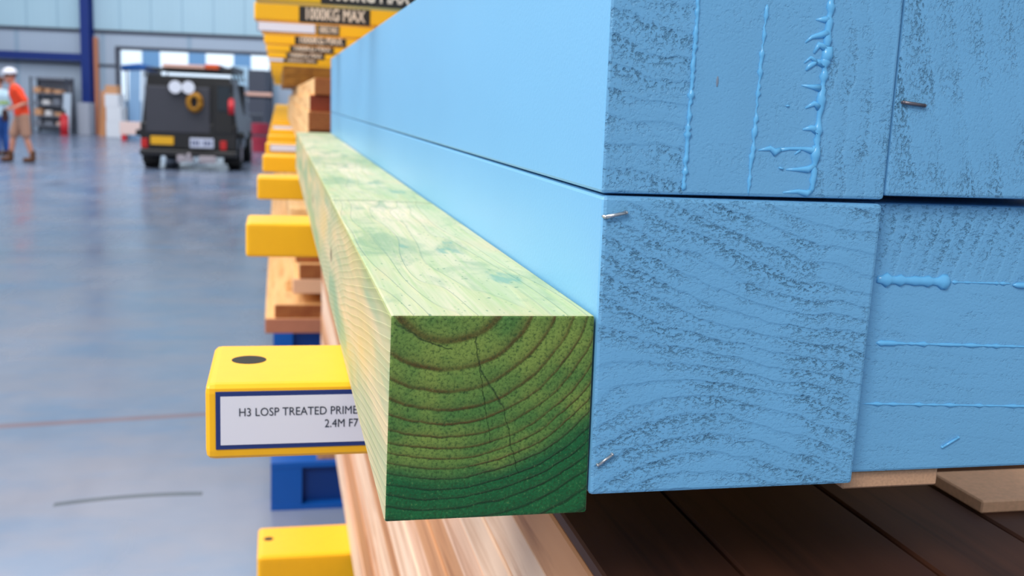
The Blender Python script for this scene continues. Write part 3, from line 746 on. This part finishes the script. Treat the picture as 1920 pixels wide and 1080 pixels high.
# ---------------------------------------------------------------- things by the far wall
def wbox(name, u0, v0, u1, v1, Y, dep, mat, lab, cat, group=None, bev=.01):
    a = atY(u0, v1, Y); c = atY(u1, v0, Y); o = MB()
    o.box((0, 0, 0), (c.x - a.x, dep, c.z - a.z), 0, bev, 1)
    return tag(o.build(name, mat, loc=(a.x, Y, a.z)), lab, cat, group)
# shelving at left
ya = 39.6
sa = atY(53, 250, ya); sb = atY(125, 146, ya); SW = sb.x - sa.x; SH = sb.z - FLOOR
sh = empty('shelving_unit', (sa.x, ya, FLOOR)); tag(sh, 'grey steel shelving unit against the far wall behind the person in orange', 'shelves')
M['shelfm'] = plain('grey shelf steel', (132, 136, 148), .5, .3); M['carton'] = plain('brown carton', (214, 158, 116), .7)
for xx in (0, SW - .05):
    for yy in (0, .55): vb('post', lambda b: b.box((xx, yy, 0), (xx + .05, yy + .05, SH)), M['trimdark'], sh)
lv = [.15, .32, .52, .72, .98]
for f in lv: vb('shelf', lambda b: b.box((0, 0, SH * f - .04), (SW, .6, SH * f)), M['shelfm'], sh)
vb('back_panel', lambda b: b.box((.05, .601, .1), (SW - .05, .62, SH)), M['shelfm'], sh)
rnd = random.Random(11)
cols = [M['carton'], plain('white carton', (226, 222, 222), .6), plain('pinkish carton', (224, 190, 178), .6), M['shelfm']]
for li, f in enumerate(lv[:-1]):
    xx = .1
    nn = 0
    while xx < SW - .35:
        wd = rnd.uniform(.2, .36)
        o = MB(); o.box((0, 0, 0), (wd - .04, .4, rnd.uniform(.12, .26)), 0, .01, 1)
        ci = rnd.randrange(4) if li != 3 else 0
        tag(o.build('carton', cols[ci], loc=(sa.x + xx, ya + .06, FLOOR + SH * f + .001)),
            ['carton on the bottom shelf behind the person in orange', 'carton on the second shelf up behind the person in orange', 'carton on the third shelf up behind the person in orange', 'brown carton on the top shelf behind the person in orange'][li], 'carton', 'cartons on shelf level %s' % ['one', 'two', 'three', 'four'][li])
        xx += wd + rnd.uniform(.02, .15); nn += 1
M['alu'] = plain('pale blue grey sheet', (186, 200, 216), .4)
def lean(name, u0, u1, vtop, vbot, Y, mat, lab, cat, tilt=.22, th=.05):
    a = atY(u0, vbot, Y); c = atY(u1, vtop, Y); H = c.z - FLOOR; o = MB()
    o.box((0, 0, 0), (c.x - a.x, th, H)); 
    sh_ = Matrix.Shear('XY', 4, (0, 0)) if False else None
    for v_ in o.bm.verts: v_.co.y += v_.co.z / H * tilt
    return tag(o.build(name, mat, loc=(a.x, Y, FLOOR)), lab, cat)
lean('leaning_panel', 114, 127, 175, 250, 39.2, M['alu'], 'narrow pale grey panel leaning at the right end of the shelving', 'panel')
# extinguisher
e = atZ(137, 251, FLOOR); o = MB(); o.cyl((0, 0, .02), (0, 0, .62), .14, n=20); o.sph((0, 0, .62), .14, n=16); o.cyl((0, 0, .7), (0, 0, .9), .05, n=10, mi=1); o.cyl((0, 0, 0), (0, 0, .03), .15, n=20)
o.bm.transform(Matrix.Scale(1.0, 4)) if False else None
tag(o.build('fire_extinguisher', [M['redm'], M['black']], loc=(e.x, 38.8, FLOOR), smooth=True), 'red fire extinguisher standing on the floor left of the tall blue column', 'fire extinguisher')
vb2 = lambda *a, **k: wbox(*a, **k)
# paint tins, cartons and sheets right of the column
def floor_box(name, u0, u1, h, Y, dep, mat, lab, cat, z0=FLOOR):
    x0_, x1_ = atY(u0, 240, Y).x, atY(u1, 240, Y).x; o = MB(); o.box((0, 0, 0), (x1_ - x0_, dep, h), 0, .015, 2)
    return tag(o.build(name, mat, loc=(x0_, Y, z0)), lab, cat)
M['cwhite'] = plain('white carton board', (232, 234, 240), .5)
floor_box('cabinet', 145, 168, 1.15, 40.1, .5, plain('pale grey cabinet', (178, 184, 198), .5), 'pale grey cabinet left of the tall blue column', 'cabinet')
lean('timber_length', 188, 197, 170, 252, 39.6, plain('orange brown timber', (214, 146, 96), .6), 'orange brown timber length standing beside white cartons', 'timber')
for i, (hh, u0, u1, lab) in enumerate([(.55, 200, 232, 'bottom'), (.50, 201, 231, 'middle'), (.45, 199, 226, 'top')]):
    floor_box('white_carton', u0, u1, hh, 39.0, .6, M['cwhite'], 'white carton, %s one of the pile left of the big doorway' % lab, 'carton', FLOOR + [0, .552, 1.054][i])
floor_box('brown_carton', 200, 224, .30, 39.1, .4, M['carton'], 'brown carton on top of the white carton pile', 'carton', FLOOR + 1.506)
floor_box('timber_bundle', 224, 280, .42, 36.5, .5, plain('pale pink timber bundle', (236, 206, 198), .6), 'pale timber bundle on red bearers left of the truck', 'timber', FLOOR + .20)
for u, q_ in ((227, 'left'), (268, 'right')): floor_box('red_bearer', u, u + 9, .199, 36.5, .5, M['redm'], 'red bearer under the %s end of the pale timber bundle' % q_, 'bearer')
lean('blue_sheet', 243, 262, 128, 245, 40.2, plain('pale blue sheet', (146, 184, 222), .35), 'wide pale blue sheet standing left of the truck', 'sheet')
lean('blue_sheet', 267, 275, 132, 245, 40.25, M['alu'], 'narrow grey blue sheet standing close behind the truck', 'sheet')
lean('steel_door_leaf', 276, 300, 130, 250, 40.4, plain('charcoal sheet', (52, 56, 66), .4), 'dark charcoal door leaf standing behind the truck', 'door leaf')
a = atY(232, 128, 38); c = atY(300, 119, 38)
o = MB(); o.tube([(0, 0, 0), ((c.x - a.x) * .5, 0, .06), (c.x - a.x, 0, 0)], [.10, .12, .07], 12); cn_ = o
for xx in (.15, c.x - a.x - .15): o.cyl((xx, 0, -(a.z - FLOOR)), (xx, 0, 0), .03, n=8, mi=1)
tag(o.build('rolled_awning', [plain('blue canvas', (20, 84, 156), .6), M['trimdark']], loc=(a.x, 38, a.z), smooth=True), 'rolled blue awning on thin poles behind the truck, upper left', 'awning')
# right of the truck
floor_box('dark_cabinet', 467, 500, 2.55, 39.4, .6, plain('slate cabinet', (70, 74, 88), .5), 'tall slate grey cabinet right of the truck', 'cabinet')
lean('pale_panel', 434, 465, 126, 245, 40.0, plain('pale sky blue panel', (178, 212, 236), .3), 'pale blue panel standing behind the right side of the truck', 'panel')
floor_box('plank_stack', 455, 510, .10, 30.5, .6, M['pinkwood'], 'pinkish planks on top of the trestle right of the truck', 'planks', FLOOR + 1.655)
tr = floor_box('trestle', 462, 508, 1.65, 30.5, .5, plain('dark trestle', (58, 60, 70), .5), '', '')
for q_ in ('label', 'category'):
    if q_ in tr: del tr[q_]
bpy.data.objects.remove(tr)
x0_, x1_ = atY(460, 200, 30.5).x, atY(508, 200, 30.5).x
o = MB()
for xx in (0, x1_ - x0_ - .05):
    for yy in (0, .5): o.box((xx, yy, 0), (xx + .05, yy + .05, 1.64))
    o.box((xx, 0, 1.59), (xx + .05, .55, 1.65))
o.box((0, .25, 1.59), (x1_ - x0_, .3, 1.65)); o.box((0, .25, .5), (x1_ - x0_, .3, .56))
tag(o.build('trestle', M['trimdark'], loc=(x0_, 30.5, FLOOR)), 'dark steel trestle under the pinkish planks right of the truck', 'trestle')
# drum and trolley bits
o = MB(); o.cyl((0, 0, 0), (0, 0, .85), .28, n=24); o.cyl((0, 0, .3), (0, 0, .33), .29, n=24); o.cyl((0, 0, .6), (0, 0, .63), .29, n=24)
p_ = atY(488, 230, 32); tag(o.build('steel_drum', plain('crimson drum', (176, 50, 72), .4), loc=(p_.x, 32, FLOOR)), 'crimson steel drum on the floor right of the truck', 'drum')
o = MB(); o.box((0, 0, .0), (.5, .5, 1.1), 0, .03)
p_ = atY(469, 230, 31.6); tag(o.build('tool_chest', plain('dark green grey chest', (60, 66, 78), .4), loc=(p_.x - .15, 33.2, FLOOR)), 'dark grey tool chest between the truck and the crimson drum', 'chest')
yaw_wall('rear', sh.location.copy())
# bright strip windows beyond the doorway: neighbouring building
nb = empty('neighbour_building', (-8, 60, FLOOR)); tag(nb, 'pale building across the yard seen through the big doorway', 'building')
vb('wall', lambda b: b.box((-6, 0, 0), (18, 1, 7.5)), plain('white cladding', (226, 236, 246), .6), nb)
vb('dado', lambda b: b.box((-6, -.05, 0), (18, -.001, 1.1)), plain('blue grey dado', (110, 136, 164), .6), nb)
M['nwin'] = plain('blue grey window', (96, 132, 170), .2)
for i in range(6):
    vb('window', lambda b: b.box((-1.6 + i * 2.4, -.06, 2.9), (-.7 + i * 2.4, .0, 4.9), 0), M['nwin'], nb)

# ---------------------------------------------------------------- people
def cap(b, p0, p1, r0, r1, n=16):
    """tapered limb with rounded ends"""
    p0, p1 = Vector(p0), Vector(p1); b.cyl(p0, p1, r0, r1, n=n); b.sph(p0, r0, n=n); b.sph(p1, r1, n=n)
def fuse(b, name, mat, parent, voxel, it=6):
    """merge the overlapping limb volumes into one continuous skin"""
    o = b.build(name, mat, parent)
    m = o.modifiers.new('remesh', 'REMESH'); m.mode = 'VOXEL'; m.voxel_size = voxel; m.use_smooth_shade = True
    m = o.modifiers.new('smooth', 'SMOOTH'); m.iterations = it; m.factor = .5
    return o
def person(px, py, rz, sc, J, shirt_m, leg_m, band_m, long_legs, lab, hat):
    r = empty('person', (px, py, FLOOR), rz); r.scale = (sc, sc, sc); tag(r, lab, 'person')
    J = {k: Vector(v) for k, v in J.items()}
    lat = (J['shL'] - J['shR']).normalized(); fd = J['face']; h = J['head']; side = Vector((-fd.y, fd.x, 0))
    def torso(b, g, lo=True):
        for s_ in (-1, 1):
            c_, w_, p_ = J['chest'] + lat * .075 * s_, J['waist'] + lat * .055 * s_, J['pelvis'] + lat * .065 * s_
            cap(b, c_, w_, .105 + g, .098 + g); cap(b, w_, p_, .098 + g, .108 + g)
            k = 'L' if s_ > 0 else 'R'
            cap(b, J['chest'].lerp(J['neck'], .45) + lat * .03 * s_, J['sh' + k], .075 + g, .058 + g)
    b = MB(); torso(b, 0)
    cap(b, J['chest'].lerp(J['neck'], .5), J['chin'], .062, .054)
    b.sph(h + Vector((0, 0, .02)), .1, sc=(.98, .90, 1.16)); b.sph(h + fd * .03 + Vector((0, 0, -.06)), .066)
    cap(b, h + fd * .088 + Vector((0, 0, .012)), h + fd * .108 + Vector((0, 0, -.022)), .010, .016, 8)
    b.sph(h + fd * .088 + Vector((0, 0, -.062)), .018, sc=(1, 1, .5), n=8)
    for sg in (1, -1): b.sph(h + side * sg * .092 + Vector((0, 0, -.01)), .026, sc=(.8, .8, 1.25), n=10)
    for k in 'LR':
        cap(b, J['sh' + k], J['el' + k], .052, .040); cap(b, J['el' + k], J['wr' + k], .041, .027)
        cap(b, J['hip' + k], J['kn' + k], .088, .056); cap(b, J['kn' + k], J['kn' + k].lerp(J['an' + k], .35), .054, .057); cap(b, J['kn' + k].lerp(J['an' + k], .35), J['an' + k], .057, .038)
        cap(b, J['an' + k], J['toe' + k], .04, .03)
        wr, el = J['wr' + k], J['el' + k]; d = (wr - el).normalized(); sd = d.cross(Vector((0, 0, 1)))
        sd = sd.normalized() if sd.length > .1 else Vector((1, 0, 0)); nn = d.cross(sd).normalized()
        cap(b, wr, wr + d * .03, .027, .030)
        for q in (-.016, 0, .016): cap(b, wr + d * .025 + sd * q, wr + d * .085 + sd * q, .018, .016, 10)
        for i, ln in enumerate((.062, .072, .068, .052)):
            q0 = wr + d * .085 + sd * (.030 - .020 * i); q1 = q0 + d * ln * .5; q2 = q1 + d * ln * .35 + nn * ln * .3; q3 = q2 + d * ln * .1 + nn * ln * .35
            cap(b, q0, q1, .0095, .009, 8); cap(b, q1, q2, .009, .0085, 8); cap(b, q2, q3, .0085, .007, 8)
        q0 = wr + d * .03 + sd * .028; q1 = q0 + sd * .028 + d * .022; cap(b, q0, q1, .013, .011, 8); cap(b, q1, q1 + d * .035 + nn * .012, .011, .008, 8)
    fuse(b, 'body', M['skin'], r, .0065, 3)
    b = MB(); torso(b, .028)
    for k in 'LR':
        e = J['sh' + k].lerp(J['el' + k], .80); cap(b, J['sh' + k], e, .078, .068)
    fuse(b, 'shirt', shirt_m, r, .012)
    b = MB()
    for s_ in (-1, 1):
        k = 'L' if s_ > 0 else 'R'; p_ = J['pelvis'] + lat * .06 * s_
        cap(b, p_ + Vector((0, 0, .03)), p_ + Vector((0, 0, -.06)), .134, .13); cap(b, p_, J['hip' + k], .125, .120)
        if long_legs: cap(b, J['hip' + k], J['kn' + k], .112, .080); cap(b, J['kn' + k], J['kn' + k].lerp(J['an' + k], .86), .080, .070)
        else: cap(b, J['hip' + k], J['hip' + k].lerp(J['kn' + k], .86), .116, .098)
    fuse(b, 'trousers' if long_legs else 'shorts', leg_m, r, .012)
    for k in 'LR':
        an, to = J['an' + k], J['toe' + k]; d = (to - an); d.z = 0; d.normalize(); b = MB()
        cap(b, (an.x, an.y, .06), (an.x, an.y, .20), .058, .055); f = an + d * .14; cap(b, (an.x, an.y, .05), (f.x, f.y, .05), .05, .048)
        fuse(b, 'boot', M['boot'], r, .008, 4)
    b = MB(); b.sph(h + Vector((0, 0, .045)) - fd * .012, .108, sc=(1, .95, 1.0))
    for v_ in b.bm.verts:
        if v_.co.z < h.z + .01: v_.co.z = h.z + .01
    b.build('hair', M['hair'], r, smooth=True)
    for sg in (1, -1):
        b = MB(); b.sph(h + fd * .090 + side * sg * .034 + Vector((0, 0, .012)), .010, n=8); b.build('eye', M['black'], r)
    if hat:
        b = MB(); b.sph(h + Vector((0, 0, .075)), .125, sc=(1.1, 1, .85))
        for v_ in b.bm.verts:
            if v_.co.z < h.z + .065: v_.co.z = h.z + .065
        b.cyl(h + fd * .04 + Vector((0, 0, .060)), h + fd * .04 + Vector((0, 0, .072)), .145, n=24)
        b.build('hard_hat', M['hat'], r, smooth=True)
    if band_m:
        b = MB(); mid = J['chest'].lerp(J['waist'], .55)
        b.cyl(mid + Vector((0, 0, -.03)), mid + Vector((0, 0, .03)), 1, n=32, cap=False)
        for v_ in b.bm.verts:
            dlt = v_.co - mid; u_ = dlt.dot(lat); w_ = dlt - lat * u_; w_.z = 0; v_.co = mid + lat * u_ * .212 + w_ * .142 + Vector((0, 0, dlt.z))
        b.build('reflective_band', band_m, r, smooth=True)
    return r
M['skin'] = plain('skin', (214, 146, 120), .5); M['boot'] = plain('brown work boots', (96, 58, 34), .7); M['hair'] = plain('brown hair', (92, 56, 40), .8)
M['lip'] = plain('lips', (168, 92, 84), .5); M['hat'] = plain('white hard hat', (228, 226, 234), .3)
M['hivis'] = plain('orange hi-vis cloth', (255, 74, 34), .8); M['khaki'] = plain('khaki cotton', (186, 140, 116), .8); M['denim'] = plain('blue work trousers', (30, 78, 150), .8)
M['paleshirt'] = plain('pale blue shirt', (188, 214, 228), .8); M['reflect'] = plain('lime tape', (170, 200, 90), .5)
# person one: walking away to the left, leaning slightly, elbow bent, a dark bag in the hand
J1 = dict(pelvis=(.06, 0, .93), waist=(.05, 0, 1.08), chest=(-.02, 0, 1.32), neck=(-.07, 0, 1.48), chin=(-.10, 0, 1.55), head=(-.12, 0, 1.62), crown=(-.11, 0, 1.70),
          shL=(-.05, .17, 1.38), elL=(.07, .26, 1.15), wrL=(-.12, .22, 1.05), shR=(-.02, -.17, 1.38), elR=(.14, -.24, 1.15), wrR=(-.03, -.27, 1.07),
          hipL=(.05, .09, .88), knL=(-.10, .10, .49), anL=(-.16, .10, .09), toeL=(-.30, .11, .04), hipR=(.08, -.09, .88), knR=(.12, -.10, .49), anR=(.22, -.10, .09), toeR=(.09, -.12, .04), face=(-1, 0, 0))
f1 = atZ(38, 304, FLOOR)
person(f1.x, f1.y, .25, 1.14, J1, M['hivis'], M['khaki'], None, False, 'person in an orange hi-vis shirt and khaki shorts, standing at far left', True)
J3 = dict(pelvis=(0, 0, .93), waist=(0, 0, 1.08), chest=(0, .01, 1.32), neck=(0, 0, 1.48), chin=(0, -.02, 1.55), head=(0, -.01, 1.62), crown=(0, 0, 1.70),
          shL=(.18, 0, 1.38), elL=(.25, .03, 1.12), wrL=(.24, -.10, .92), shR=(-.18, 0, 1.38), elR=(-.25, .03, 1.12), wrR=(-.24, -.1, .92),
          hipL=(.09, 0, .88), knL=(.10, -.02, .49), anL=(.11, .02, .09), toeL=(.13, -.12, .04), hipR=(-.09, 0, .88), knR=(-.10, -.02, .49), anR=(-.11, .02, .09), toeR=(-.13, -.12, .04), face=(0, -1, 0))
f2 = atZ(4, 292, FLOOR)
person(f2.x, f2.y, -2.2, 1.06, J3, M['paleshirt'], M['denim'], M['reflect'], True, 'person in pale shirt and blue trousers at the left frame edge', False)
b = MB(); b.box((-.05, -.10, -.14), (.05, .10, .10), 0, .03, 2); b.tube([(0, -.07, .10), (0, -.05, .15), (0, .05, .15), (0, .07, .10)], .01, 6)
tag(b.build('tool_bag', plain('dark brown bag', (58, 30, 26), .8), loc=(f1.x - .16, f1.y - .47, FLOOR + 1.04)), 'small dark bag held by the person in orange', 'bag')
